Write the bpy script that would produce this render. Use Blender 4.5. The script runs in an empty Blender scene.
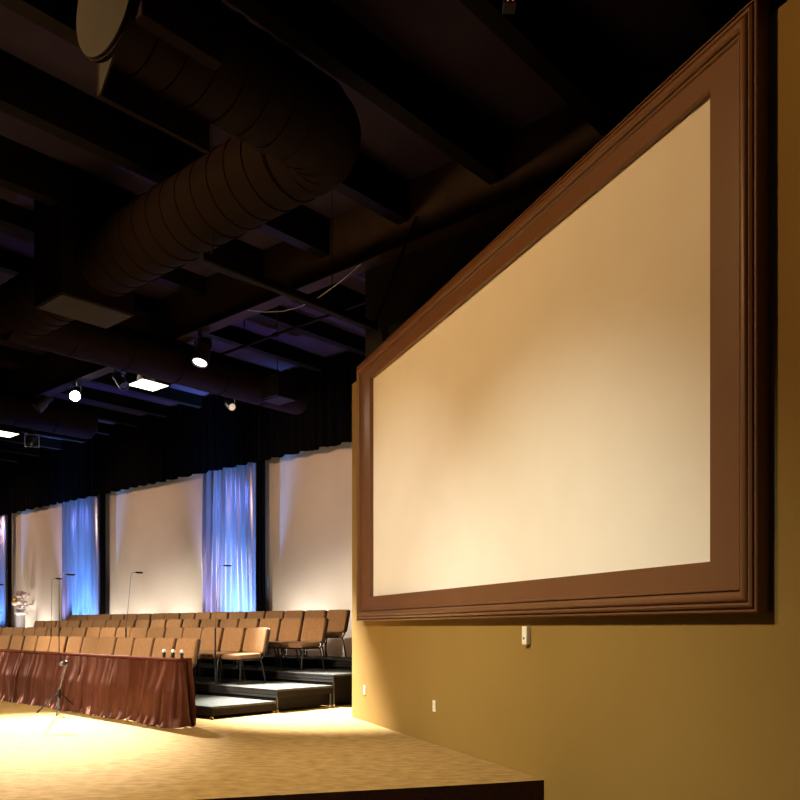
import bpy, bmesh, math, random
from mathutils import Vector, Matrix
random.seed(7)
PI = math.pi
COL = bpy.context.scene.collection
SC = bpy.context.scene

# ------------------------------------------------------------------ frames of reference
F, HY, EYE = 819.0, 627.0, 1.2
L = math.hypot(930, 819)
D2 = Vector((-930/L, 819/L, 0))          # along the choir rows, to the left
NN = Vector((819/L, 930/L, 0))           # square to the rows, towards the back wall
OO = Vector((-2.45, 10.63, 0))           # front right corner of the choir risers
ROT = -math.atan2(819, 930)              # local x = -D2, local y = NN

def R(t, v, z=0.0):
    return OO + D2*t + NN*v + Vector((0, 0, z))

L2 = math.hypot(323, 819)
DW = Vector((-323/L2, 819/L2, 0))        # along the screen wall, away from the camera
NW = Vector((-DW.y, DW.x, 0))            # out of the screen wall into the room
W0 = Vector((1.13, 6.425, 0))
WROT = math.atan2(-DW.y, -DW.x)          # local x = -DW (towards the camera), local y = back into the wall

def Wp(q, off=0.0, z=0.0):
    return W0 + DW*q + NW*off + Vector((0, 0, z))

# ------------------------------------------------------------------ materials
MATS = {}
def principled(name, col, rough=0.6, metal=0.0, spec=0.5, sheen=0.0):
    m = bpy.data.materials.new(name); m.use_nodes = True
    b = m.node_tree.nodes['Principled BSDF']
    b.inputs['Base Color'].default_value = (*col, 1)
    b.inputs['Roughness'].default_value = rough
    b.inputs['Metallic'].default_value = metal
    b.inputs['Specular IOR Level'].default_value = spec
    if sheen:
        b.inputs['Sheen Weight'].default_value = sheen
    MATS[name] = m
    return m

def noisy(name, c1, c2, scale, rough=0.7, bump=0.0, stretch=(1, 1, 1), detail=4, metal=0.0, spec=0.5, bscale=None, sheen=0.0):
    m = principled(name, c1, rough, metal, spec, sheen)
    nt = m.node_tree; N = nt.nodes; Lk = nt.links
    b = N['Principled BSDF']
    tc = N.new('ShaderNodeTexCoord'); mp = N.new('ShaderNodeMapping')
    mp.inputs['Scale'].default_value = stretch
    Lk.new(tc.outputs['Object'], mp.inputs['Vector'])
    nz = N.new('ShaderNodeTexNoise'); nz.inputs['Scale'].default_value = scale; nz.inputs['Detail'].default_value = detail
    Lk.new(mp.outputs['Vector'], nz.inputs['Vector'])
    rp = N.new('ShaderNodeValToRGB')
    rp.color_ramp.elements[0].position = 0.35; rp.color_ramp.elements[0].color = (*c1, 1)
    rp.color_ramp.elements[1].position = 0.65; rp.color_ramp.elements[1].color = (*c2, 1)
    Lk.new(nz.outputs['Fac'], rp.inputs['Fac']); Lk.new(rp.outputs['Color'], b.inputs['Base Color'])
    if bump:
        n2 = N.new('ShaderNodeTexNoise'); n2.inputs['Scale'].default_value = bscale or scale*4; n2.inputs['Detail'].default_value = 3
        Lk.new(mp.outputs['Vector'], n2.inputs['Vector'])
        bp = N.new('ShaderNodeBump'); bp.inputs['Strength'].default_value = bump; bp.inputs['Distance'].default_value = 0.02
        Lk.new(n2.outputs['Fac'], bp.inputs['Height']); Lk.new(bp.outputs['Normal'], b.inputs['Normal'])
    return m

def emissive(name, col, strength):
    m = principled(name, (0.8, 0.8, 0.8), 0.4)
    b = m.node_tree.nodes['Principled BSDF']
    b.inputs['Emission Color'].default_value = (*col, 1)
    b.inputs['Emission Strength'].default_value = strength
    return m

noisy('carpet', (0.31, 0.188, 0.060), (0.45, 0.283, 0.105), 7, 0.95, 0.7, (1.0, 2.0, 1), 12, spec=0.1, bscale=60)
noisy('house_carpet', (0.10, 0.05, 0.02), (0.13, 0.07, 0.03), 20, 0.95, 0.3, spec=0.1)
noisy('gold_paint', (0.255, 0.160, 0.039), (0.27, 0.17, 0.043), 1.3, 0.75, 0.05, spec=0.2, bscale=90)
noisy('black_paint', (0.012, 0.010, 0.011), (0.016, 0.012, 0.012), 3, 0.8, spec=0.2)
noisy('ceiling_paint', (0.034, 0.025, 0.050), (0.043, 0.031, 0.058), 1.5, 0.85, spec=0.05)
noisy('beam_paint', (0.005, 0.0035, 0.0035), (0.007, 0.005, 0.0045), 4, 0.7, spec=0.08)
noisy('duct_paint', (0.0085, 0.0048, 0.0040), (0.0105, 0.0058, 0.0048), 5, 0.75, spec=0.04)
noisy('duct_lit', (0.030, 0.029, 0.027), (0.035, 0.033, 0.030), 5, 0.7, spec=0.05)  # paler copy of the duct paint, light on these faces put into the colour
noisy('brown_frame', (0.158, 0.070, 0.029), (0.17, 0.076, 0.031), 3, 0.42, spec=0.4)
noisy('screen_white', (0.86, 0.83, 0.76), (0.88, 0.85, 0.79), 2, 0.85, spec=0.1)
noisy('wall_panel', (0.70, 0.64, 0.59), (0.74, 0.68, 0.62), 1.2, 0.9, spec=0.1)
noisy('tweed', (0.225, 0.112, 0.047), (0.37, 0.200, 0.092), 75, 0.95, 0.3, detail=2, spec=0.1, sheen=0.1)
principled('black_frame', (0.015, 0.015, 0.017), 0.35)
principled('black_shell', (0.012, 0.011, 0.012), 0.5)
noisy('satin', (0.088, 0.024, 0.012), (0.11, 0.032, 0.016), 6, 0.34, spec=0.5, metal=0.45)
noisy('satin_band', (0.075, 0.018, 0.009), (0.10, 0.026, 0.013), 30, 0.9, 0.4, spec=0.05)
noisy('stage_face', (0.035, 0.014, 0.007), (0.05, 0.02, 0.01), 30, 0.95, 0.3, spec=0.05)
noisy('girder_paint', (0.022, 0.013, 0.010), (0.03, 0.018, 0.013), 4, 0.7, spec=0.08)
noisy('deck_carpet', (0.052, 0.053, 0.047), (0.08, 0.08, 0.07), 14, 0.95, 0.3, spec=0.1)
noisy('fascia', (0.007, 0.0045, 0.0035), (0.010, 0.006, 0.005), 5, 0.7, spec=0.15)
noisy('rail_cloth', (0.03, 0.009, 0.005), (0.04, 0.012, 0.007), 20, 1.0, spec=0.02)
principled('aluminium', (0.085, 0.08, 0.08), 0.42, 0.8)
principled('brass', (0.75, 0.52, 0.26), 0.4, 0.3)
noisy('silver_satin', (0.42, 0.40, 0.52), (0.52, 0.49, 0.62), 3, 0.27, metal=0.6, spec=0.7, stretch=(1, 1, 0.2))
principled('black_velvet', (0.0022, 0.002, 0.003), 0.95, spec=0.05)
principled('ivory_plastic', (0.80, 0.74, 0.60), 0.4)
principled('dark_hole', (0.004, 0.004, 0.004), 0.6)
principled('chrome', (0.22, 0.22, 0.23), 0.4, 0.6)
principled('mic_grille', (0.75, 0.74, 0.70), 0.35, 0.2)
principled('pedestal_white', (0.75, 0.72, 0.75), 0.6)
noisy('petals', (0.75, 0.62, 0.62), (0.9, 0.85, 0.8), 30, 0.8)
principled('petal_gold', (0.6, 0.35, 0.06), 0.8)
principled('gel_frame', (0.45, 0.42, 0.36), 0.5)
emissive('lamp_glow', (1.0, 0.86, 0.62), 60)
emissive('lamp_dim', (1.0, 0.90, 0.75), 8)
emissive('lamp_low', (1.0, 0.85, 0.6), 0.5)
emissive('troffer_glow', (1.0, 0.90, 0.66), 3.4)
emissive('led_red', (1.0, 0.10, 0.08), 1.0)
m = principled('acrylic', (0.9, 0.92, 1.0), 0.08)
nt = m.node_tree; tr = nt.nodes.new('ShaderNodeBsdfTransparent'); mx = nt.nodes.new('ShaderNodeMixShader')
mx.inputs['Fac'].default_value = 0.10
nt.links.new(tr.outputs[0], mx.inputs[1]); nt.links.new(nt.nodes['Principled BSDF'].outputs[0], mx.inputs[2])
nt.links.new(mx.outputs[0], nt.nodes['Material Output'].inputs['Surface'])

# ------------------------------------------------------------------ mesh builder
class MB:
    def __init__(s):
        s.v = []; s.f = []
    def add(s, vs, fs):
        o = len(s.v)
        s.v += [tuple(p) for p in vs]; s.f += [tuple(i+o for i in f) for f in fs]
        return s
    def box(s, x0, x1, y0, y1, z0, z1, M=None):
        vs = [Vector((x, y, z)) for z in (z0, z1) for y in (y0, y1) for x in (x0, x1)]
        if M: vs = [M @ p for p in vs]
        return s.add(vs, [(0, 2, 3, 1), (4, 5, 7, 6), (0, 1, 5, 4), (2, 6, 7, 3), (0, 4, 6, 2), (1, 3, 7, 5)])
    def rings(s, rings, closed=True, caps=True):
        n = len(rings[0]); vs = [p for r in rings for p in r]; fs = []
        for i in range(len(rings)-1):
            for j in range(n if closed else n-1):
                k = (j+1) % n
                fs.append((i*n+j, i*n+k, (i+1)*n+k, (i+1)*n+j))
        if caps and closed:
            fs.append(tuple(range(n-1, -1, -1))); fs.append(tuple((len(rings)-1)*n+j for j in range(n)))
        return s.add(vs, fs)
    def tube(s, pts, r, seg=8, caps=True):
        pts = [Vector(p) for p in pts]; rs = r if isinstance(r, (list, tuple)) else [r]*len(pts)
        d0 = (pts[1]-pts[0]).normalized()
        up = Vector((0, 0, 1)) if abs(d0.z) < 0.9 else Vector((1, 0, 0))
        a = d0.cross(up).normalized(); rings = []
        for i, p in enumerate(pts):
            if i == 0: d = pts[1]-pts[0]
            elif i == len(pts)-1: d = pts[-1]-pts[-2]
            else: d = (pts[i+1]-p).normalized()+(p-pts[i-1]).normalized()
            d.normalize(); a = (a-d*a.dot(d)).normalized(); b = d.cross(a)
            rings.append([p+(a*math.cos(2*PI*k/seg)+b*math.sin(2*PI*k/seg))*rs[i] for k in range(seg)])
        return s.rings(rings, True, caps)
    def lathe(s, prof, seg=16, M=None):
        rings = []
        for (r, z) in prof:
            ring = [Vector((r*math.cos(2*PI*k/seg), r*math.sin(2*PI*k/seg), z)) for k in range(seg)]
            rings.append([M @ p for p in ring] if M else ring)
        return s.rings(rings)
    def mesh(s, name, mat, smooth=False, bevel=0.0, bseg=2):
        me = bpy.data.meshes.new(name)
        me.from_pydata(s.v, [], s.f)
        bm = bmesh.new(); bm.from_mesh(me)
        bmesh.ops.recalc_face_normals(bm, faces=bm.faces)
        if bevel:
            es = [e for e in bm.edges if len(e.link_faces) == 2 and e.calc_face_angle(0) > 0.6]
            bmesh.ops.bevel(bm, geom=es, offset=bevel, segments=bseg, profile=0.5, affect='EDGES')
        bm.to_mesh(me); bm.free()
        me.materials.append(MATS[mat])
        for p in me.polygons: p.use_smooth = smooth
        if smooth:
            me.set_sharp_from_angle(angle=math.radians(40))
        return me

def obj(name, mb, mat, parent=None, loc=None, rz=None, smooth=False, bevel=0.0, bseg=2, label=None):
    me = mb if isinstance(mb, bpy.types.Mesh) else mb.mesh(name, mat, smooth, bevel, bseg)
    o = bpy.data.objects.new(name, me); COL.objects.link(o)
    if parent: o.parent = parent
    if loc is not None: o.location = loc
    if rz is not None: o.rotation_euler = (0, 0, rz)
    if label: o['label'] = label
    return o

def thing(name, label, cat, loc=(0, 0, 0), rz=0.0, group=None):
    o = bpy.data.objects.new(name, None); COL.objects.link(o)
    o.empty_display_size = 0.1
    o.location = loc; o.rotation_euler = (0, 0, rz)
    o['label'] = label; o['category'] = cat
    if group: o['group'] = group
    return o

def tag(o, label, cat, group=None):
    o['label'] = label; o['category'] = cat
    if group: o['group'] = group
    return o

def struct(name, mb, mat, label=None, **k):
    o = obj(name, mb, mat, **k); o['kind'] = 'structure'
    if label: o['label'] = label
    return o

def dup(root, loc, rz, label, group=None):
    r = root.copy(); COL.objects.link(r); r.location = loc; r.rotation_euler = (0, 0, rz); r['label'] = label
    if group: r['group'] = group
    for ch in list(root.children):
        c = ch.copy(); COL.objects.link(c); c.parent = r
        for g in list(ch.children):
            d = g.copy(); COL.objects.link(d); d.parent = c
    return r

ORD = ['first', 'second', 'third', 'fourth', 'fifth', 'sixth', 'seventh', 'eighth', 'ninth', 'tenth', 'eleventh', 'twelfth',
       'thirteenth', 'fourteenth', 'fifteenth', 'sixteenth', 'seventeenth', 'eighteenth', 'nineteenth', 'twentieth']

# ------------------------------------------------------------------ setting
def prism(poly, z0, z1):
    n = len(poly); mb = MB()
    mb.add([(p[0], p[1], z0) for p in poly]+[(p[0], p[1], z1) for p in poly],
           [tuple(range(n-1, -1, -1)), tuple(range(n, 2*n))]+[(i, (i+1) % n, n+(i+1) % n, n+i) for i in range(n)])
    return mb

# stage platform (front edge gently curved), ends under the back wall
edge = [(1.13, 6.425), (0.70, 6.285), (0.30, 6.17), (-0.10, 6.06), (-0.44, 5.965), (-0.9, 5.84), (-1.39, 5.70), (-2.0, 5.50), (-2.8, 5.2), (-4.0, 4.7), (-5.5, 3.9), (-7.5, 2.6)]
bl, br = R(32, 6.6), R(-1.35, 6.6)
wc = Wp(4.85, -0.02)
stage = [(p[0], p[1]) for p in edge]+[(-14, 2.0), (-26, 16), (bl.x, bl.y), (br.x, br.y), (wc.x, wc.y), (W0.x, W0.y)]
stage = stage[:-1]
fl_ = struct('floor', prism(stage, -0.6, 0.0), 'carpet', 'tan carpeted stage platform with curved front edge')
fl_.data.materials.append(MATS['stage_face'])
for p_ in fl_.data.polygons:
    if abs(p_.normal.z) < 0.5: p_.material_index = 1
struct('floor_lower', MB().box(-30, 9, -6, 30, -0.75, -0.6), 'house_carpet')

# gold screen wall (a wing wall) and black wall behind it
GT = 4.43
wing = MB().box(-4.82, 9.0, 0.0, 0.22, -0.6, GT)
struct('wall_right', wing, 'gold_paint', 'gold painted wing wall carrying the projection screen', loc=W0, rz=WROT)
struct('wall_far_right', MB().box(1.14, 9.0, 1.70, 1.9, -0.6, 6.05), 'black_paint', loc=OO, rz=ROT)
# back wall
BV = 6.0
struct('wall_back', MB().box(-32, 3.0, BV, BV+0.3, 0.0, 6.9), 'wall_panel', 'beige back wall', loc=OO, rz=ROT)
# ceiling with girders and joists
CZ = 6.9
struct('ceiling', MB().box(-32, 12, -16, BV+0.3, CZ, CZ+0.15), 'ceiling_paint', loc=OO, rz=ROT)
def ibeam(x0, x1, y, zb, zt, w):
    return MB().box(x0, x1, y-w/2, y+w/2, zb, zb+0.03).box(x0, x1, y-0.02, y+0.02, zb+0.03, zt)
struct('trim_1', ibeam(-32, 9, 1.6, 6.05, CZ, 0.22), 'girder_paint', 'dark steel girder carrying the stage lamps', loc=OO, rz=ROT)
struct('trim_2', ibeam(-32, 9, -5.2, 6.3, CZ, 0.22), 'beam_paint', loc=OO, rz=ROT)
k = 3
for i in range(-4, 18):
    t = -0.48+1.45*i
    struct('trim_%d' % k, MB().box(-t-0.09, -t+0.09, -16, BV, 6.62 if i > 1 else 6.4, CZ), 'beam_paint', loc=OO, rz=ROT); k += 1
# ------------------------------------------------------------------ back wall dressing
def pleat_sheet(x0, x1, y, z0, z1, amp, pitch, nx, nz, seed, scallop=0.0, spread=0.0):
    rnd = random.Random(seed)
    ph = [rnd.uniform(0, 2*PI) for _ in range(5)]
    mb = MB(); vs = []; fs = []
    for j in range(nz+1):
        f = j/nz
        for i in range(nx+1):
            u = i/nx; x = x0+(x1-x0)*u
            w = x*(1+0.0)+0.18*math.sin(1.3*x+ph[0])+spread*(1-f)*0.25*math.sin(3.1*x+ph[3])
            a = amp*(0.75+0.25*math.sin(2.1*x+ph[1]))*(1-0.25*f)
            dy = a*math.sin(2*PI*w/pitch+ph[2])+0.35*a*math.sin(4.7*PI*w/pitch+ph[4]+1.5*f)
            zz = z0+(z1-z0)*f
            if scallop and j == 0: zz += scallop*abs(math.sin(PI*w/pitch*0.5+ph[2]))
            vs.append((x, y+dy, zz))
    for j in range(nz):
        for i in range(nx):
            a = j*(nx+1)+i
            fs.append((a, a+1, a+nx+2, a+nx+1))
    return mb.add(vs, fs)

val = tag(obj('valance', pleat_sheet(-31.5, 2.6, BV-0.42, 4.97, 6.86, 0.05, 0.26, 1800, 2, 3, scallop=0.04), 'black_velvet', loc=OO, rz=ROT, smooth=True),
          'long black pleated valance hanging along the top of the beige wall', 'valance')
def t_at(u, v):
    k_ = (u-400)/F; A = OO+NN*v
    return (k_*A.y-A.x)/(D2.x-k_*D2.y)
CV = BV-0.2
cspots = [(t_at(257, CV), t_at(203.5, CV), 'silver curtain lit blue, nearest the gold wall, beside a bare beige panel'),
          (t_at(99.5, CV), t_at(62.5, CV), 'silver curtain lit blue, middle one of three on the back wall'),
          (t_at(7.5, CV), t_at(-22, CV), 'silver curtain lit blue at the far left edge of the back wall')]
for i, (t0, t1, lb) in enumerate(cspots):
    c = thing('curtain', lb, 'curtain', R((t0+t1)/2, BV-0.2), ROT, 'silver curtains on the back wall')
    w = (t1-t0)/2
    obj('fabric', pleat_sheet(-w, w, 0.0, 0.03, 5.35, 0.085, 0.30, 220, 24, 11+i, spread=0.6), 'silver_satin', c, smooth=True)
    obj('heading_tape', MB().box(-w, w, -0.03, 0.03, 5.35, 5.45), 'black_velvet', c)
for i, (t0, t1, lb) in enumerate([(t_at(265.5, CV), t_at(257.5, CV), 'narrow black pleated strip right of the nearest blue lit curtain'),
                                  (t_at(105, CV), t_at(100, CV), 'narrow black pleated strip right of the middle blue lit curtain'),
                                  (t_at(11, CV), t_at(8, CV), 'narrow black pleated strip right of the leftmost blue lit curtain')]):
    tag(obj('black_strip', pleat_sheet(-t1, -t0, BV-0.2, 0.03, 5.45, 0.05, 0.17, 24, 4, 21+i), 'black_velvet', loc=OO, rz=ROT, smooth=True), lb, 'drape', 'narrow black strips beside the curtains')  # plain black pleated strip at each curtain's right edge

# ------------------------------------------------------------------ choir risers
STEP, DEP, SEC = 0.162, 1.1, 2.44
def riser(level, sec):
    h = STEP*(level+1); t0 = sec*SEC
    names = ['lowest', 'second', 'third', 'top']
    place = 'right end section' if sec == 0 else ORD[sec]+' section from the right end'
    r = thing('riser_platform', 'black choir riser, %s of the %s level' % (place, names[level]), 'riser', R(t0+SEC/2, level*DEP+DEP/2), ROT, 'choir riser platforms')
    w, d = SEC/2-0.004, DEP/2-0.004
    obj('deck', MB().box(-w+0.002, w-0.002, -d+0.012, d-0.002, h-0.03, h), 'deck_carpet', r)
    tr = MB().box(-w, w, -d, -d+0.015, h-0.03, h-0.002)
    if level:
        tr.box(-w+0.004, w-0.004, -d+0.003, -d+0.02, h-0.075, h-0.036).box(-w+0.006, w-0.006, -d+0.007, -d+0.02, h-0.118, h-0.084)
    obj('edge_trim', tr, 'aluminium' if level else 'fascia', r, bevel=0.003)
    obj('frame', MB().box(-w+0.001, w, -d+0.016, d, h-0.12 if level else h-0.125, h-0.031), 'fascia', r, bevel=0.003)
    if level:
        obj('skirt_panel', MB().box(-w+0.05, w-0.05, -d+0.05, -d+0.06, 0.02, h-0.121).box(w-0.07, w-0.06, -d+0.07, d-0.05, 0.035, h-0.121), 'fascia', r)
    for sx in (-1, 1):
        for sy in (-1, 1):
            lx, ly = sx*(w-0.03), sy*(d-0.03)
            lg = obj('leg', MB().tube([(lx, ly, 0.026), (lx, ly, h-0.121)], 0.014, 8), 'aluminium', r, smooth=True)
            obj('foot', MB().tube([(lx, ly, 0.0), (lx, ly, 0.03)], 0.024, 10), 'brass', lg, smooth=True, label='brass coloured foot')
for lev in range(4):
    for s in range(5):
        riser(lev, s)

# ------------------------------------------------------------------ choir chairs
def pillow(w, h, t, rad, M, round_top=None, steps=4, bulge=0.25):
    """rounded slab: outline in local XZ (w x h), thickness t along Y"""
    def outline(ins):
        pts = []; r = max(rad-ins, 0.004)
        hw, hh = w/2-ins, h/2-ins
        for cx, cz, a0 in ((hw-r, hh-r, 0), (-hw+r, hh-r, PI/2), (-hw+r, -hh+r, PI), (hw-r, -hh+r, 3*PI/2)):
            for q in range(steps+1):
                a = a0+PI/2*q/steps
                pts.append((cx+r*math.cos(a), cz+r*math.sin(a)))
        return pts
    rings = []
    for y, ins in ((-t/2, 0.055), (-t/2+0.004, 0.03), (-t/2*0.7, 0.008), (-t/2*0.2, 0), (t/2*0.5, 0.0), (t/2*0.9, 0.01), (t/2, 0.03)):
        rings.append([M @ Vector((x, y-bulge*0.0, z)) for x, z in outline(ins)])
    return MB().rings(rings)
CW = 0.545
def make_chair(label, group):
    c = thing('choir_chair', label, 'chair', (0, 0, 0), ROT, group)
    Mseat = Matrix.Translation((0, -0.03, 0.425)) @ Matrix.Rotation(math.radians(-88), 4, 'X')
    obj('seat', pillow(CW-0.03, 0.47, 0.085, 0.06, Matrix.Translation((0, -0.03, 0.425)) @ Matrix.Rotation(math.radians(-90+2), 4, 'X')), 'tweed', c, smooth=True)
    tilt = math.radians(-13)
    Mb = Matrix.Translation((0, 0.265, 0.665)) @ Matrix.Rotation(tilt, 4, 'X')
    obj('backrest', pillow(CW-0.012, 0.415, 0.065, 0.05, Mb), 'tweed', c, smooth=True)
    obj('back_shell', pillow(CW, 0.425, 0.03, 0.05, Mb @ Matrix.Translation((0, 0.045, 0))), 'black_shell', c, smooth=True, label='black back shell and edge')
    obj('seat_pan', MB().box(-0.235, 0.235, -0.22, 0.18, 0.355, 0.385), 'black_shell', c, bevel=0.008)
    fr = MB()
    for s in (-1, 1):
        fr.tube([(s*0.25, -0.2, 0.375), (s*0.25, 0.18, 0.365), (s*0.252, 0.235, 0.43), (s*0.252, 0.30, 0.64)], 0.0125, 8)
    fr.tube([(-0.25, -0.17, 0.365), (0.25, -0.17, 0.365)], 0.011, 8).tube([(-0.25, 0.17, 0.365), (0.25, 0.17, 0.365)], 0.011, 8)
    obj('frame', fr, 'black_frame', c, smooth=True)
    for s in (-1, 1):
        obj('leg', MB().tube([(s*0.25, -0.19, 0.37), (s*0.25, -0.205, 0.32), (s*0.256, -0.235, 0.004)], 0.0125, 8), 'black_frame', c, smooth=True)
        obj('leg', MB().tube([(s*0.25, 0.17, 0.365), (s*0.25, 0.195, 0.31), (s*0.256, 0.265, 0.006)], 0.0125, 8), 'black_frame', c, smooth=True)
    return c

rows = [('front', 1.44, 0.5755, 16, 0), ('second', 1.17, 0.5675, 18, 1), ('third', 0.98, 0.588, 18, 2), ('back', 1.57, 0.587, 18, 3)]
proto = None
for nm, tend, pitch, cnt, lev in rows:
    t_off = tend
    for i in range(cnt):
        j = random.uniform(-0.012, 0.012); rz = ROT+random.uniform(-0.03, 0.03)
        P = R(t_off+(i+0.5)*pitch, lev*DEP+0.50+random.uniform(-0.015, 0.015), STEP*(lev+1))
        where = 'at the right end' if i == 0 else ORD[i]+' from the right end'
        if i == cnt-1 and nm in ('third', 'back'): where = 'at the left end'
        lb = 'brown tweed choir chair, %s of the %s row on the risers' % (where, nm)
        gp = 'choir chairs in the %s row' % nm
        if proto is None:
            proto = make_chair(lb, gp); proto.location = P; proto.rotation_euler = (0, 0, rz)
        else:
            dup(proto, P, rz, lb, gp)

# ------------------------------------------------------------------ skirted rail in front of the choir
def skirted_rail(label, p0, p1, wrap_right, seed):
    """p0 = right front floor corner, p1 = left front floor corner"""
    rnd = random.Random(seed)
    ax = Vector((p1[0]-p0[0], p1[1]-p0[1], 0)); ln = ax.length; ax.normalize()
    rz = math.atan2(-ax.y, -ax.x)
    r = thing('modesty_rail', label, 'rail', (p0[0], p0[1], 0), rz, 'skirted rails in front of the choir')
    # local: x from 0 (right end) to -ln, y positive = towards the choir
    H = 0.80
    obj('top_rail', MB().box(-ln, 0, 0.02, 0.16, H-0.03, H), 'rail_cloth', r, bevel=0.01)
    nP = 4 if ln > 4 else 3
    for i in range(nP):
        x = -0.12-(ln-0.24)*i/(nP-1)
        p = obj('post', MB().tube([(x, 0.09, 0.02), (x, 0.09, H-0.03)], 0.02, 10), 'black_frame', r, smooth=True)
        obj('base_plate', MB().box(x-0.10, x+0.10, 0.03, 0.27, 0.0, 0.02), 'black_frame', p, bevel=0.004)
    # skirt: path along the front, round the right end
    path = []
    step = 0.016
    n = int(ln/step)
    for i in range(n+1):
        path.append((-ln+ln*i/n, 0.0, 0.0, -1.0))
    for i in range(1, 7):
        a = PI/2*i/6
        path.append((0.02*math.sin(a), 0.02-0.02*math.cos(a), math.sin(a), -math.cos(a)))
    m_ = 12
    for i in range(1, m_+1):
        path.append((0.02, 0.02+0.15*i/m_, 1.0, 0.0))
    # irregular gathers
    gx = []; s = 0.0; tot = len(path)*step
    while s < tot+1:
        gx.append((s, rnd.uniform(0.5, 1.25))); s += rnd.choice((0.12, 0.17, 0.22, 0.30, 0.36))*rnd.uniform(0.85, 1.15)
    folds = [(rnd.uniform(0, tot), rnd.uniform(0.3, 1.1)) for _ in range(int(tot*1.6))]
    ph = [rnd.uniform(0, 6.28) for _ in range(6)]
    nz = 26; vs = []; fs = []
    gi = 0
    for i, (x, y, nx, ny) in enumerate(path):
        s = i*step
        while gi < len(gx)-2 and gx[gi+1][0] < s: gi += 1
        u = (s-gx[gi][0])/(gx[gi+1][0]-gx[gi][0]); am = gx[gi][1]*(1-u)+gx[gi+1][1]*u
        base = max(0.0, math.sin(PI*u))**0.5
        flare = max(0.0, 1-(abs(i-(n+3))*step/0.35))
        for j in range(nz+1):
            f = j/nz                       # 0 at the top, 1 at the floor
            z = (H-0.02)*(1-f)+0.004
            fine = 0.005*math.sin(s*2*PI/0.055+ph[0])*max(0, 1-4.5*f)
            wob = s+0.05*f*math.sin(3.3*s+ph[1]+2*f)
            o = 0.012+fine+am*base*(0.030+0.085*min(1, f*2.2))+0.018*f*math.sin(wob*2*PI/0.31+ph[2]+1.2*f)
            for (fx, fw) in folds:
                dd = (s-fx-0.22*f*fw)/0.045
                if abs(dd) < 3: o += 0.030*fw*f*(1-0.35*f)*math.exp(-dd*dd)
            o += flare*0.05*f*f+0.05*f*f
            if f > 0.86:                   # puddled hem
                o += (f-0.86)/0.14*(0.012+0.022*math.sin(s*2*PI/0.23+ph[3])+0.014*math.sin(s*2*PI/0.09+ph[4]))
                z += (f-0.86)/0.14*0.016*max(0, math.sin(s*2*PI/0.17+ph[5]))
            o = max(o, 0.008)
            vs.append((x+nx*o, y+ny*o, z))
    for i in range(len(path)-1):
        for j in range(nz):
            a = i*(nz+1)+j
            fs.append((a, a+1, a+nz+2, a+nz+1))
    obj('skirt', MB().add(vs, fs), 'satin', r, smooth=True)
    # ruffled top band
    vs = []; fs = []
    for i, (x, y, nx, ny) in enumerate(path):
        s = i*step
        rr = 0.016+0.004*math.sin(s*2*PI/0.06+ph[1])
        for q in range(9):
            a = -PI*0.75+1.5*PI*q/8
            o = 0.012+rr*math.cos(a); z = H+0.004+rr*math.sin(a)*1.25
            vs.append((x+nx*o, y+ny*o, z))
    for i in range(len(path)-1):
        for q in range(8):
            a = i*9+q; fs.append((a, a+1, a+10, a+9))
    obj('gathered_band', MB().add(vs, fs), 'satin_band', r, smooth=True)
    return r, rz, H
P0 = Vector((-2.68, 9.86, 0)); P1 = Vector((-6.60, 13.70, 0))
rail, RZ, RH = skirted_rail('long copper brown satin skirted rail before the front choir row, right of the gap', P0, P1, True, 5)
ax = (P1-P0).normalized()
P2 = P1+ax*0.07; P3 = P2+ax*2.6
skirted_rail('copper brown satin skirted rail cut off by the left edge, left of the gap', P2, P3, True, 9)

# three microphones standing on the rail
for i, (a, lb) in enumerate([(0.05, 'stubby black microphone with pale head, rightmost of three on the rail end'),
                             (0.25, 'stubby black microphone with pale head, middle of three on the rail end'),
                             (0.47, 'stubby black microphone with pale head, leftmost of three on the rail end')]):
    p = P0+ax*a+Vector((-ax.y, ax.x, 0))*-0.09
    nrm = Vector((ax.y, -ax.x, 0)); p = P0+ax*a+nrm*0.09
    mroot = thing('microphone', lb, 'microphone', (p.x, p.y, RH), RZ, 'microphones on the rail')
    M = Matrix.Translation((0, 0, 0.0)) @ Matrix.Rotation(0.0, 4, 'Y')
    obj('body', MB().lathe([(0.030, 0.0), (0.030, 0.008), (0.019, 0.014), (0.018, 0.05), (0.024, 0.072), (0.024, 0.080)], 14), 'black_frame', mroot, smooth=True)
    obj('grille', MB().lathe([(0.020, 0.080), (0.027, 0.087), (0.029, 0.098), (0.026, 0.110), (0.018, 0.119), (0.006, 0.124)], 14), 'mic_grille', mroot, smooth=True, label='pale rounded grille')

# ------------------------------------------------------------------ microphone stands
def choir_mic_head(parent, tip, direction):
    d = Vector(direction).normalized(); t = Vector(tip)
    obj('microphone_head', MB().tube([t-d*0.02, t, t+d*0.06, t+d*0.10, t+d*0.115], [0.006, 0.014, 0.016, 0.013, 0.006], 10), 'black_velvet', parent, smooth=True)

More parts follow.
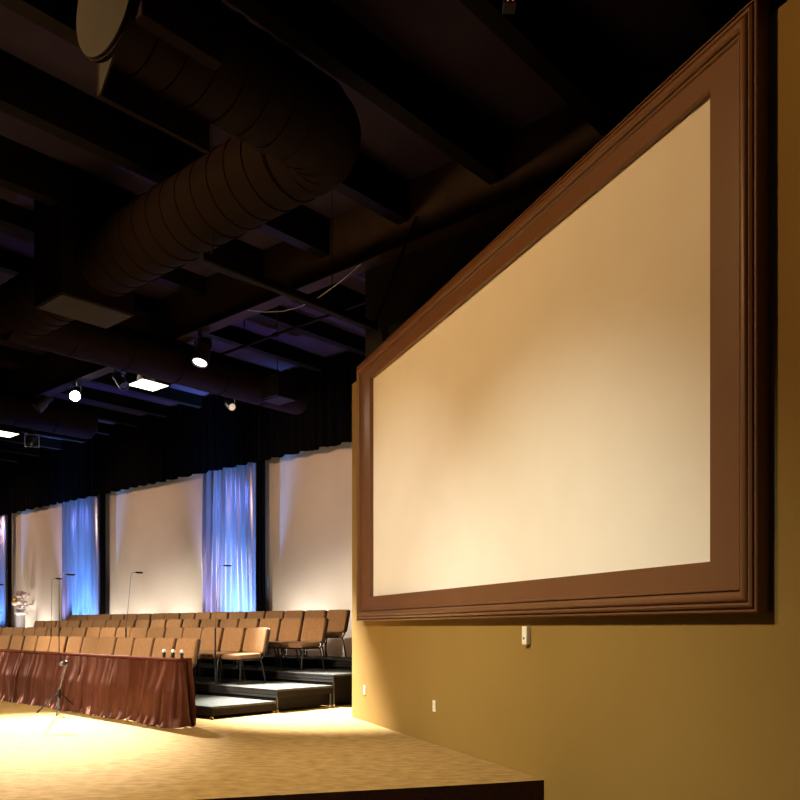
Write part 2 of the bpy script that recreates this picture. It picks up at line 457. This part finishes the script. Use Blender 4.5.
# tripod stand in front of the rail
hub = Vector((-4.77, 11.46, 0))
ts = thing('microphone_stand', 'black tripod stand with thin tall boom in front of the satin skirt', 'microphone stand', hub, 0)
for fx, fy in ((-0.30, -0.02), (0.13, -0.40), (0.20, 0.23)):
    lg = obj('leg', MB().tube([(fx*0.08, fy*0.08, 0.27), (fx*0.93, fy*0.93, 0.025)], 0.009, 8), 'black_frame', ts, smooth=True)
    obj('rubber_foot', MB().tube([(fx*0.88, fy*0.88, 0.042), (fx, fy, 0.007)], [0.013, 0.011], 8), 'black_shell', lg, smooth=True)
obj('hub', MB().lathe([(0.018, 0.20), (0.024, 0.22), (0.024, 0.30), (0.016, 0.33)], 12), 'black_frame', ts, smooth=True)
obj('pole', MB().tube([(0, 0, 0.06), (0.0, 0, 0.30), (0.115, 0.0, 0.70)], 0.011, 8), 'chrome', ts, smooth=True)
cl = obj('clutch', MB().tube([(0.085, -0.03, 0.70), (0.085, 0.05, 0.70)], 0.028, 12).box(0.03, 0.115, -0.016, 0.016, 0.68, 0.72), 'black_frame', ts, smooth=True)
obj('knob', MB().tube([(0.05, -0.035, 0.685), (0.05, -0.055, 0.685)], 0.03, 12), 'chrome', cl, smooth=True, label='shiny clutch knob')
obj('boom', MB().tube([(0.07, 0.0, 0.66), (0.0, 0.0, 0.83), (0.0, 0.0, 1.90), (0.012, 0, 1.93), (0.06, 0, 1.94), (0.11, 0, 1.94)], [0.009, 0.008, 0.004, 0.004, 0.004, 0.004], 8), 'black_frame', ts, smooth=True)
choir_mic_head(ts, (0.11, 0, 1.94), (1, 0, -0.08))

def riser_mic(label, t, v, lev, zt, lean):
    z0 = STEP*(lev+1)
    m_ = thing('microphone_stand', label, 'microphone stand', R(t, v, z0), 0, 'thin choir microphone stands')
    h = zt-z0
    obj('base', MB().lathe([(0.10, 0), (0.10, 0.012), (0.03, 0.03), (0.014, 0.05)], 20), 'black_frame', m_, smooth=True)
    obj('sleeve', MB().tube([(0, 0, 0.04), (0, 0, 0.86)], 0.013, 10), 'black_frame', m_, smooth=True)
    obj('rod', MB().tube([(0, 0, 0.80), (lean*0.96, 0, h-0.04), (lean+0.01, 0, h), (lean+0.05, 0, h+0.01), (lean+0.09, 0, h+0.01)], 0.004, 8), 'black_frame', m_, smooth=True)
    choir_mic_head(m_, (lean+0.09, 0, h+0.01), (1, 0, -0.06))
def z_at(u, y, v):
    P = R(t_at(u, v), v); return EYE+(HY-y)/F*P.y
for u, v, lev, yt, lean, lb in ((215.3, 1.20, 1, 566, 0.05, 'thin black choir microphone stand before the nearest blue curtain'),
                                (126.0, 1.20, 1, 573, 0.09, 'thin black choir microphone stand before the bare panel between two curtains'),
                                (51.0, 1.20, 1, 579, 0.02, 'thin black choir microphone stand left of the middle blue curtain, behind the front row'),
                                (-6.5, 1.20, 1, 585, 0.02, 'thin black choir microphone stand at the left edge before the leftmost curtain')):
    riser_mic(lb, t_at(u, v), v, lev, z_at(u, yt, v), lean)

# flower pedestal and clear screen far left by the back wall
tf = t_at(21, 5.6)
fl = thing('flower_stand', 'white flower arrangement on a pale pedestal by the back wall at far left', 'flower stand', R(tf, 5.6), ROT)
ht = z_at(21, 611, 5.6)
obj('pedestal', MB().lathe([(0.22, 0), (0.22, 0.06), (0.15, 0.10), (0.13, ht-0.14), (0.2, ht-0.08), (0.2, ht-0.04)], 20), 'pedestal_white', fl, smooth=True)
obj('vase', MB().lathe([(0.08, ht-0.04), (0.14, ht+0.02), (0.15, ht+0.10), (0.11, ht+0.16)], 16), 'pedestal_white', fl, smooth=True)
bl_ = MB()
rnd = random.Random(4)
def blob(mb, c, r):
    rings = []
    for i in range(6):
        a = PI*(i+0.5)/6
        rings.append([Vector((c[0]+r*math.sin(a)*math.cos(2*PI*k_/8)*(1+0.2*((k_+i) % 2)), c[1]+r*math.sin(a)*math.sin(2*PI*k_/8), c[2]+r*math.cos(a))) for k_ in range(8)])
    mb.rings(rings)
for i in range(60):
    a = rnd.uniform(0, 6.28); rr = rnd.uniform(0, 0.36); zz = rnd.uniform(0.14, 0.6)
    blob(bl_, (rr*(1-zz*0.6)*math.cos(a), rr*(1-zz*0.6)*math.sin(a), ht+zz), rnd.uniform(0.05, 0.085))
obj('white_blooms', bl_, 'petals', fl, smooth=True)
gb = MB()
for c_ in ((0.10, -0.24, ht+0.40), (0.14, -0.2, ht+0.30)): blob(gb, c_, 0.075)
obj('gold_bloom', gb, 'petal_gold', fl, smooth=True, label='golden yellow bloom')
ac = thing('clear_screen', 'low clear acrylic screen standing by the back wall at far left', 'screen', R(t_at(18, 4.75), 4.75), ROT)
ha = z_at(18, 611, 4.75)
for i in range(2):
    obj('acrylic_panel', MB().box(-1.25+i*1.25, -0.01+i*1.25, -0.006, 0.006, 0.02, ha), 'acrylic', ac)
for x in (-1.1, -0.15, 0.15, 1.1):
    obj('foot', MB().box(x-0.03, x+0.03, -0.15, 0.15, 0.0, 0.025), 'acrylic', ac)

# ------------------------------------------------------------------ projection screen
def q_at(u, off):
    A = W0+NW*off; k_ = (u-400)/F
    return (k_*A.y-A.x)/(DW.x-k_*DW.y)
LI, LN_ = q_at(369.8, 0.078), q_at(710, 0.078)
QF, QN, ZB, ZT = 4.343, -2.258, 1.277, 4.512      # outer frame
IF_, IN_, JB, JT = LI, LN_, 1.570, 4.240     # visible white
ps = thing('projection_screen', 'large white projection screen in a brown moulded frame on the gold wall', 'projection screen', W0, WROT)
# local: x = -q, y negative = into the room
obj('screen_surface', MB().box(-IF_-0.05, -IN_+0.05, -0.030, -0.012, JB-0.05, JT+0.05), 'screen_white', ps)
def mitred(prof, x0, x1, z0, z1):
    """prof: list of (inset from the outer edge, projection from the wall)"""
    rings = []
    for cx, cz, sx, sz in ((x0, z0, 1, 1), (x1, z0, -1, 1), (x1, z1, -1, -1), (x0, z1, 1, -1)):
        rings.append([Vector((cx+sx*d, -p, cz+sz*d)) for d, p in prof])
    rings.append(rings[0])
    mb = MB(); n = len(prof); vs = [p for r in rings[:4] for p in r]; fs = []
    for i in range(4):
        k_ = (i+1) % 4
        for j in range(n):
            m_ = (j+1) % n
            fs.append((i*n+j, i*n+m_, k_*n+m_, k_*n+j))
    return mb.add(vs, fs)
x0, x1 = -QF, -QN
def arc(cx, cy, r, a0, a1, n):
    return [(cx+r*math.cos(math.radians(a0+(a1-a0)*i/n)), cy+r*math.sin(math.radians(a0+(a1-a0)*i/n))) for i in range(n+1)]
prof = [(0.0, 0.002), (0.0, 0.092), (0.006, 0.098), (0.014, 0.098), (0.017, 0.080), (0.025, 0.080), (0.029, 0.100), (0.040, 0.108), (0.052, 0.104), (0.054, 0.086)]
prof += arc(0.084, 0.088, 0.030, 175, 5, 8)
prof += [(0.116, 0.080), (0.122, 0.080), (0.124, 0.094), (0.134, 0.094), (0.140, 0.084), (0.142, 0.072), (0.142, 0.002)]
obj('moulding', mitred(prof, x0, x1, ZB, ZT), 'brown_frame', ps, smooth=True)
d_l = QF-IF_; d_b = JB-ZB
def flatboard():
    mb = MB()
    xo0, xo1, zo0, zo1 = x0+0.13, x1-0.13, ZB+0.13, ZT-0.13
    xi0, xi1, zi0, zi1 = -IF_, -IN_, JB, JT
    out = [(xo0, zo0), (xo1, zo0), (xo1, zo1), (xo0, zo1)]; inn = [(xi0, zi0), (xi1, zi0), (xi1, zi1), (xi0, zi1)]
    vs = [(x, y, z) for y in (-0.078, -0.031) for ring in (out, inn) for x, z in ring]
    fs = []
    for i in range(4):
        k_ = (i+1) % 4
        fs += [(i, k_, 4+k_, 4+i), (8+i, 12+i, 12+k_, 8+k_), (4+i, 4+k_, 12+k_, 12+i), (i, 8+i, 8+k_, k_)]
    return mb.add(vs, fs)
obj('liner_board', flatboard(), 'brown_frame', ps)

# ------------------------------------------------------------------ fittings on the gold wall
def wq(u):
    k_ = (u-400)/F
    q = (k_*W0.y-W0.x)/(DW.x-k_*DW.y); return q, W0+DW*q
def plate(label, u, y):
    q, P = wq(u); z = EYE+(HY-y)/F*P.y
    o = thing('outlet', label, 'outlet', Wp(q, 0, z), WROT, 'outlets on the gold wall')
    obj('cover_plate', MB().box(-0.036, 0.036, -0.007, -0.0005, -0.058, 0.058), 'ivory_plastic', o, bevel=0.002)
    for s in (-1, 1):
        r = obj('socket', MB().box(-0.018, 0.018, -0.010, -0.007, s*0.022-0.014, s*0.022+0.014), 'ivory_plastic', o, bevel=0.002)
        obj('slots', MB().box(-0.008, -0.006, -0.0106, -0.0098, s*0.022-0.005, s*0.022+0.006).box(0.006, 0.008, -0.0106, -0.0098, s*0.022-0.005, s*0.022+0.006), 'dark_hole', r)
plate('white outlet plate low on the gold wall, nearest its far edge', 364.8, 690)
plate('white outlet plate low on the gold wall, nearer the stage edge', 434.5, 706)
q, P = wq(528.5); z = EYE+(HY-635.5)/F*P.y
sb = thing('wall_sensor', 'small ivory box with a black eye under the screen frame', 'sensor', Wp(q, 0, z), WROT)
obj('housing', MB().box(-0.036, 0.036, -0.044, -0.0005, -0.075, 0.075), 'ivory_plastic', sb, bevel=0.008)
obj('eye', MB().tube([(0.0, -0.043, -0.022), (0.0, -0.047, -0.022)], 0.011, 14), 'dark_hole', sb, smooth=True, label='black round eye')

# ------------------------------------------------------------------ ducts
def duct_mesh(pts, r, ring=0.30, seg=36):
    pts = [Vector(p) for p in pts]
    out = []; rr = []
    for a, b in zip(pts[:-1], pts[1:]):
        ln = (b-a).length; n = max(1, round(ln/ring)); d = (b-a).normalized()
        for i in range(n):
            s0 = ln*i/n
            out += [a+d*(s0+0.001), a+d*(s0+0.012), a+d*(s0+0.016), a+d*(s0+0.040), a+d*(s0+0.044)] if ln > 0.5 else [a+d*(s0+0.001), a+d*(s0+0.02), a+d*(s0+0.03)]
            rr += [r, r, r+0.012, r+0.012, r] if ln > 0.5 else [r, r+0.01, r]
    out.append(pts[-1]); rr.append(r)
    return MB().tube(out, rr, seg)
DZ, DR = 5.83, 0.41
pB = Vector((-2.81, 9.60, DZ)); pA = Vector((-2.17, 6.02, DZ))
corner = Vector((-0.67, 7.72, DZ))
def pix(u, y, z):
    Y = (z-EYE)*F/(HY-y); return Vector(((u-400)/F*Y, Y, z))
# elbow made of gores
c1 = corner-NN*0.5; c2 = corner+D2*0.5
elbow = []
for i in range(1, 5):
    f = i/5
    kc = corner+(NN-D2)*0.10
    elbow.append(c1*(1-f)**2+kc*2*f*(1-f)+c2*f**2)
d1 = thing('duct', 'big dark round duct turning a corner, highest and nearest overhead', 'duct', corner, 0)
loc = lambda p: Vector(p)-corner
a_pts = [pA, c1]
obj('straight_run', duct_mesh([loc(pA), loc(c1)], DR, 0.26), 'duct_paint', d1, smooth=True)
obj('elbow', duct_mesh([loc(c1)]+[loc(p) for p in elbow]+[loc(c2)], DR, 0.26), 'duct_paint', d1, smooth=True)
endB = corner+D2*6.75
obj('cross_run', duct_mesh([loc(c2), loc(endB)], DR, 0.28), 'duct_paint', d1, smooth=True)
d = (c1-pA).normalized()
obj('end_cap', MB().tube([loc(pA-d*0.012), loc(pA)], DR-0.004, 36), 'duct_lit', d1, smooth=True, label='flat end cap coloured pale as if lit')  # lit look of the cap painted in with the paler material
# side register (long slot) on the near run
bx = Matrix.Translation(loc(pA)) @ Matrix.Rotation(ROT, 4, 'Z')
obj('register', MB().box(0.30, 0.42, 0.05, 0.75, -0.30, -0.10, bx), 'duct_paint', d1, bevel=0.01)
# hanging flag plate under the end of the near run
obj('side_plate', MB().box(-0.21, -0.17, 0.05, 1.05, -0.62, -0.2, bx), 'duct_paint', d1, bevel=0.004)
obj('end_flap', MB().add([bx @ Vector(p) for y in (0.05, 0.065) for p in ((-0.17, y, -0.62), (-0.17, y, -0.33), (0.06, y, -0.38))], [(0, 1, 2), (5, 4, 3), (0, 3, 4, 1), (1, 4, 5, 2), (2, 5, 3, 0)]), 'duct_lit', d1, label='triangular end flap coloured grey as if lit')  # grey of the flap is light painted into its colour
# plenum box hanging on the cross run
pl = pix(61, 292, 5.28)
pb_ = thing('plenum_box', 'dark square air box hanging on the cross duct, underside coloured as if lit', 'air box', (pl.x, pl.y, 5.28), ROT)
obj('casing', MB().box(-0.72, 0.0, 0.0, 1.0, 0.0, 1.55), 'duct_paint', pb_, bevel=0.006)
obj('underside_lit', MB().box(-0.69, -0.03, 0.03, 0.97, -0.015, 0.0), 'duct_lit', pb_, label='underside coloured grey brown as if lit')  # thin sheet whose paler colour stands in for light from below

cB = endB
def branch(label, start, length, r):
    b = thing('duct', label, 'duct', start, ROT, 'dark branch ducts')
    obj('straight_run', duct_mesh([(0, 0, 0), (0, length, 0)], r, 0.9, 32), 'duct_paint', b, smooth=True)
    obj('end_cap', MB().tube([(0, length, 0), (0, length+0.05, 0), (0, length+0.12, 0)], [r, r*0.96, r*0.7], 32), 'duct_paint', b, smooth=True)
    return b
c0 = Vector((-5.59, 12.05, 5.72))
branch('smooth dark branch duct running behind the lit spotlights to the right', c0-NN*0.2, 5.6, 0.34)
# farther branch with a round end
dE = pix(88, 424, 5.8)
branch('smooth dark duct with rounded end at far left, under the bright lamp', dE-NN*3.4, 3.4, 0.34)

# ------------------------------------------------------------------ stage lamps
def lamp(label, u, ylens, v, aim, lens, hang=6.05, size=1.0, gel=False):
    k_ = (u-400)/F
    t = t_at(u, v); top = R(t, v, hang)
    zl = EYE+(HY-ylens)/F*top.y
    a = Vector(aim).normalized()
    root = thing('stage_lamp', label, 'stage lamp', top, 0, 'stage lamps overhead')
    lens_p = Vector((0, 0, zl-hang)); L_ = 0.36*size; rad = 0.105*size
    back = lens_p-a*L_; piv = lens_p-a*L_*0.5
    Mx = Matrix.Translation(lens_p) @ a.to_track_quat('Z', 'Y').to_matrix().to_4x4()
    obj('clamp', MB().box(-0.03, 0.03, -0.03, 0.03, -0.10, -0.001).tube([(0, 0, -0.10), (0, 0, piv.z+rad+0.06)], 0.012, 8), 'black_frame', root)
    hx = a.cross(Vector((0, 0, 1)))
    hx = hx.normalized() if hx.length > 0.05 else Vector((1, 0, 0))
    yk = rad+0.025
    zt = piv.z+rad+0.07
    obj('yoke', MB().tube([piv+hx*yk, Vector((piv.x, piv.y, zt))+hx*yk, Vector((piv.x, piv.y, zt))-hx*yk, piv-hx*yk], 0.012, 6), 'black_frame', root)
    body = MB().lathe([(rad*0.55, -L_*1.0), (rad*0.8, -L_*0.93), (rad*0.86, -L_*0.6), (rad*0.86, -L_*0.5), (rad, -L_*0.46), (rad*1.03, 0.0), (rad*1.03, 0.02), (rad*0.9, 0.02), (rad*0.88, -0.02)], 20, Mx)
    can = obj('can', body, 'black_shell', root, smooth=True)
    fins = MB()
    for z_ in (-0.9, -0.8, -0.7):
        fins.lathe([(rad*0.86, L_*z_), (rad*0.98, L_*z_), (rad*0.98, L_*z_+0.008), (rad*0.86, L_*z_+0.008)], 20, Mx)
    obj('cooling_fins', fins, 'black_frame', can, smooth=True)
    obj('lens', MB().lathe([(rad*0.87, -0.004), (rad*0.6, 0.008), (rad*0.2, 0.013)], 20, Mx), lens, root, smooth=True, label='lit lens' if 'lamp' in lens else None)
    if gel:
        g = MB(); s = rad*1.5; w = 0.02
        g.box(-s, s, -s, -s+w, 0.05, 0.06, Mx).box(-s, s, s-w, s, 0.05, 0.06, Mx).box(-s, -s+w, -s+w, s-w, 0.05, 0.06, Mx).box(s-w, s, -s+w, s-w, 0.05, 0.06, Mx)
        g.box(-s, -s+w, -w/2, w/2, 0.0, 0.05, Mx).box(s-w, s, -w/2, w/2, 0.0, 0.05, Mx)
        obj('gel_frame', g, 'gel_frame', root, label='empty pale square colour frame')
    return Vector(top)+lens_p, a

camP = Vector((0, 0, EYE))
pB_, aB_ = lamp('black spotlight with glowing lens pointing down, rightmost of the stage lamps', 200, 362, 1.52, (-0.15, -0.35, -1), 'lamp_dim', size=1.25)
Af = Vector((-3.6, 9.2, 0))
pA_, aA_ = lamp('glaring round spotlight facing the camera, brightest of the stage lamps', 75, 396, 1.52, (0.50, -0.86, -0.42), 'lamp_glow', size=1.05)
lamp('unlit black spotlight tilted left, beside the glaring lamp', 37, 408, 1.52, (-0.55, -0.3, -0.75), 'dark_hole', size=1.15)
lamp('unlit black spotlight just left of the bright ceiling panel', 124, 386, 1.52, (0.5, -0.3, -0.7), 'dark_hole', size=0.9)
lamp('unlit spotlight with an empty pale square colour frame, at far left', 32, 440, 3.9, (0.3, -0.75, -0.55), 'dark_hole', size=1.2, gel=True, hang=6.3)
lamp('small spotlight with pale lens below the branch duct', 232, 407, 3.4, (0.5, -0.8, -0.5), 'lamp_low', size=0.75, hang=6.3)

# recessed ceiling light panels
def troffer(label, u, y, w, d_):
    z = 6.38
    p = pix(u, y, z)
    o = thing('ceiling_light', label, 'ceiling light', (p.x, p.y, z), ROT, 'lit ceiling panels')
    obj('housing', MB().box(-w/2-0.04, w/2+0.04, -d_/2-0.04, d_/2+0.04, 0.006, CZ-z-0.001), 'beam_paint', o)
    obj('diffuser', MB().box(-w/2, w/2, -d_/2, d_/2, 0.0, 0.006), 'troffer_glow', o)
troffer('bright ceiling light panel in the middle, right of the glaring lamp', 148, 385.5, 0.60, 0.62)
troffer('bright ceiling light panel cut off by the left edge', -3, 433, 0.60, 0.9)

# pipe along the ceiling with brace, hanging box, thin pipes and a cable
pe = Vector((-0.32, 10.82, 5.16))
pp = thing('ceiling_pipe', 'dark straight batten pipe sloping across to the black upper wall', 'pipe', pe, ROT)
obj('pipe', MB().box(-0.05, 0.05, -2.75, 0.0, -0.05, 0.05), 'beam_paint', pp, bevel=0.02)
obj('brace', MB().tube([(0.02, -0.05, 0.02), (0.75, -0.05, 1.2)], 0.02, 8), 'beam_paint', pp, smooth=True)
obj('hanger', MB().tube([(0, -2.6, 0.05), (0, -2.6, CZ-5.161)], 0.006, 6).tube([(0, -0.8, 0.05), (0, -0.8, CZ-5.161)], 0.006, 6), 'beam_paint', pp)
s1 = pix(330, 315, 6.2)
sp = thing('sprinkler_pipe', 'thin sprinkler pipe crossing the dark ceiling above the hanging box', 'pipe', (s1.x, s1.y, 6.2), ROT)
obj('pipe', MB().tube([(-3.9, 0, 0), (1.2, 0, 0)], 0.024, 8), 'beam_paint', sp, smooth=True)
obj('coupling', MB().tube([(-3.5, 0, 0), (-3.38, 0, 0)], 0.04, 8), 'beam_paint', sp, smooth=True)
obj('coupling', MB().tube([(-1.4, 0, 0), (-1.28, 0, 0)], 0.04, 8), 'beam_paint', sp, smooth=True)
obj('hanger', MB().tube([(-2.2, 0, 0.0), (-2.2, 0, CZ-6.201)], 0.01, 6), 'beam_paint', sp, smooth=True)
s2 = pix(232, 432, 6.15)
sp2 = thing('conduit_pipe', 'thin pipe running along the top of the black valance', 'pipe', (s2.x, s2.y, 6.15), ROT)
obj('pipe', MB().tube([(-14, 0, 0), (6, 0, 0)], 0.03, 8), 'beam_paint', sp2, smooth=True)
obj('hangers', MB().tube([(-4, 0, 0.0), (-4, 0, CZ-6.151)], 0.01, 6).tube([(2, 0, 0.0), (2, 0, CZ-6.151)], 0.01, 6), 'beam_paint', sp2)
hb = pix(279, 401, 5.12)
hs = thing('hanging_speaker', 'black boxy speaker hung on a wire at the branch duct end', 'speaker', (hb.x, hb.y, 5.12), ROT)
obj('cabinet', MB().box(-0.24, 0.24, -0.2, 0.2, 0.0, 0.42), 'beam_paint', hs, bevel=0.02)
obj('front_grille', MB().box(-0.22, 0.22, -0.212, -0.2, 0.02, 0.40), 'black_frame', hs)
obj('wire', MB().tube([(-0.05, 0, 0.42), (-0.05, 0, CZ-5.121)], 0.008, 6).tube([(-0.15, 0, 0.42), (-0.05, 0, 0.55), (0.12, 0, 0.42)], 0.008, 6), 'black_frame', hs)
# cable sagging
ca = [pix(318, 297, 5.95), pix(360, 286, 5.93), pix(400, 275, 5.9), pix(440, 256, 5.9), pix(472, 232, 5.95)]
cable = tag(obj('cable', MB().tube([Vector((p.x, p.y, p.z))-ca[0] for p in [R(0.9-0.9*i/6*2.6, 1.30, 5.92-0.25*math.sin(PI*i/6)) for i in range(7)]], 0.006, 6), 'gel_frame', loc=ca[0], smooth=True),
            'thin grey cable sagging under the girder beside the black wall', 'cable')
# small ceiling box with two red lights
rb = pix(510, 1, 6.0)
rr_ = thing('ceiling_device', 'small dark ceiling box with two red indicator lights at top edge', 'device', (rb.x, rb.y, 6.0), 0)
obj('casing', MB().box(-0.05, 0.05, -0.02, 0.1, -0.03, 0.03).tube([(0, 0.05, 0.03), (0, 0.05, CZ-6.001)], 0.015, 8), 'black_shell', rr_, bevel=0.005)
for x in (-0.004-0.015, 0.02):
    obj('indicator_light', MB().tube([(x, -0.02, -0.008), (x, -0.026, -0.008)], 0.006, 8), 'led_red', rr_, label='red indicator light')

# ------------------------------------------------------------------ lights
def spot(name, loc, target, energy, col, angle, blend=0.5, size=0.08):
    l = bpy.data.lights.new(name, 'SPOT'); l.energy = energy; l.color = col
    l.spot_size = math.radians(angle); l.spot_blend = blend; l.shadow_soft_size = size
    o = bpy.data.objects.new(name, l); COL.objects.link(o); o.location = loc
    o.rotation_euler = (Vector(target)-Vector(loc)).to_track_quat('-Z', 'Y').to_euler()
    return o
def area(name, loc, target, energy, col, sx, sy):
    l = bpy.data.lights.new(name, 'AREA'); l.energy = energy; l.color = col
    l.shape = 'RECTANGLE'; l.size = sx; l.size_y = sy
    o = bpy.data.objects.new(name, l); COL.objects.link(o); o.location = loc
    o.rotation_euler = (Vector(target)-Vector(loc)).to_track_quat('-Z', 'Y').to_euler()
    return o
WARM = (1.0, 0.74, 0.42); MID = (1.0, 0.86, 0.66)
# the downward lamp: hot pool behind the rail's end, grazing the far end of the gold wall
spot('lamp_down', pB_+Vector((0, 0, -0.05)), (-1.25, 11.3, 0), 26000, (1.0, 0.98, 0.92), 35, 0.95)
# the glaring lamp: pool on the carpet before the rail
spot('lamp_front', pA_+aA_*0.05, (-4.2, 9.1, 0), 46000, (1.0, 0.98, 0.92), 27, 1.0)
# stage lamps out of the frame, over the left of the stage, washing choir and screen wall
CH = (1.0, 0.85, 0.64)
spot('wash_choir', (-12.0, 8.5, 5.1), R(3.8, 0.6, 0.4), 5400, CH, 42, 0.6, 0.15)
spot('wash_choir', (-13.0, 9.0, 5.1), R(8.0, 0.6, 0.4), 5400, CH, 44, 0.6, 0.15)
spot('wash_choir_right', (-6.5, 4.5, 5.3), R(1.8, 0.1, 0.3), 3100, CH, 30, 0.45, 0.15)
spot('wash_screen', (-5.9, 5.0, 6.0), Wp(1.6, 0, 2.4), 1150, (1.0, 0.57, 0.23), 95, 0.5, 0.2)
spot('key_screen', (-5.5, 5.5, 6.2), Wp(3.6, 0, -0.1), 1300, (1.0, 0.97, 0.84), 52, 1.0, 0.15)
spot('key_screen', (-5.0, 3.5, 6.2), Wp(0.1, 0, -1.0), 2400, (1.0, 0.96, 0.74), 52, 1.0, 0.15)
spot('house_light', (-6.5, -4.0, 5.5), (0, 7, 4.5), 40, (1.0, 0.85, 0.7), 80, 0.5, 0.2)
# uplights on the floor behind the risers
for t in (2.6, 4.6, 9.6, 11.4, 13.0, 17.3, 18.8):
    spot('uplight', R(t, 5.25, 0.5), R(t, 6.0, 1.9), 175, (1.0, 0.88, 0.72), 95, 1.0, 0.1)
spot('flower_fill', R(tf-0.4, 4.85, 0.4), R(tf, 5.6, 2.0), 90, (1.0, 0.9, 0.82), 40, 0.8, 0.1)  # added fill spot that brightens the flowers, no fixture seen
for t in (4.2, 11.2, 18.2):
    spot('back_wall_fill', R(t, 2.3, 4.9), R(t, 6.0, 4.0), 220, (1.0, 0.58, 0.36), 92, 0.8, 0.15)  # added unseen spots in mid air, warming the upper back wall
for u in (250, 240, 231, 94, 86, 78, 4, -6):
    spot('blue_uplight', R(t_at(u, CV), 5.38, 0.5), R(t_at(u, CV), 5.85, 3.9), 2100, (0.14, 0.40, 1.0), 46, 0.9, 0.05)
for u in (231, 81, 2):
    spot('curtain_top_fill', R(t_at(u, CV), 1.2, 5.3), R(t_at(u, CV), CV, 4.1), 260, (0.16, 0.26, 1.0), 22, 0.9, 0.1)  # added unseen overhead spots, turning the curtain tops bluer
for u in (214, 67):
    spot('blue_uplight', R(t_at(u, CV), 5.1, 0.5), R(t_at(u, CV), 5.85, 3.6), 900, (0.58, 0.54, 1.0), 48, 0.9, 0.05)
spot('ceiling_tint_fill', R(11, 4.9, 1.0), R(8.4, 3.0, 6.9), 1200, (0.14, 0.18, 1.0), 54, 0.9, 0.1)  # added unseen spot to tint the ceiling blue
spot('ceiling_tint_fill', R(5.0, 4.9, 1.0), R(2.6, 2.4, 6.9), 750, (0.42, 0.28, 1.0), 66, 0.9, 0.1)  # second added spot, tints the ceiling purple
area('troffer_light', (pix(148, 385.5, 6.3)), (pix(148, 385.5, 0)), 25, MID, 0.5, 0.5)

# ------------------------------------------------------------------ world, camera, colour
w = bpy.data.worlds.new('World'); SC.world = w; w.use_nodes = True
w.node_tree.nodes['Background'].inputs['Color'].default_value = (0.004, 0.003, 0.003, 1)
w.node_tree.nodes['Background'].inputs['Strength'].default_value = 1.0
cd = bpy.data.cameras.new('Camera'); cam = bpy.data.objects.new('Camera', cd); COL.objects.link(cam)
cam.location = (0, 0, EYE); cam.rotation_euler = (PI/2, 0, 0)
cd.sensor_fit = 'HORIZONTAL'; cd.sensor_width = 36.0; cd.lens = F/800*36.0
cd.shift_y = (HY-400)/800; cd.clip_end = 200
SC.camera = cam
SC.view_settings.view_transform = 'Standard'
SC.view_settings.look = 'None'
SC.view_settings.exposure = 0.0
SC.view_settings.gamma = 1.0
SC.view_settings.use_curve_mapping = False
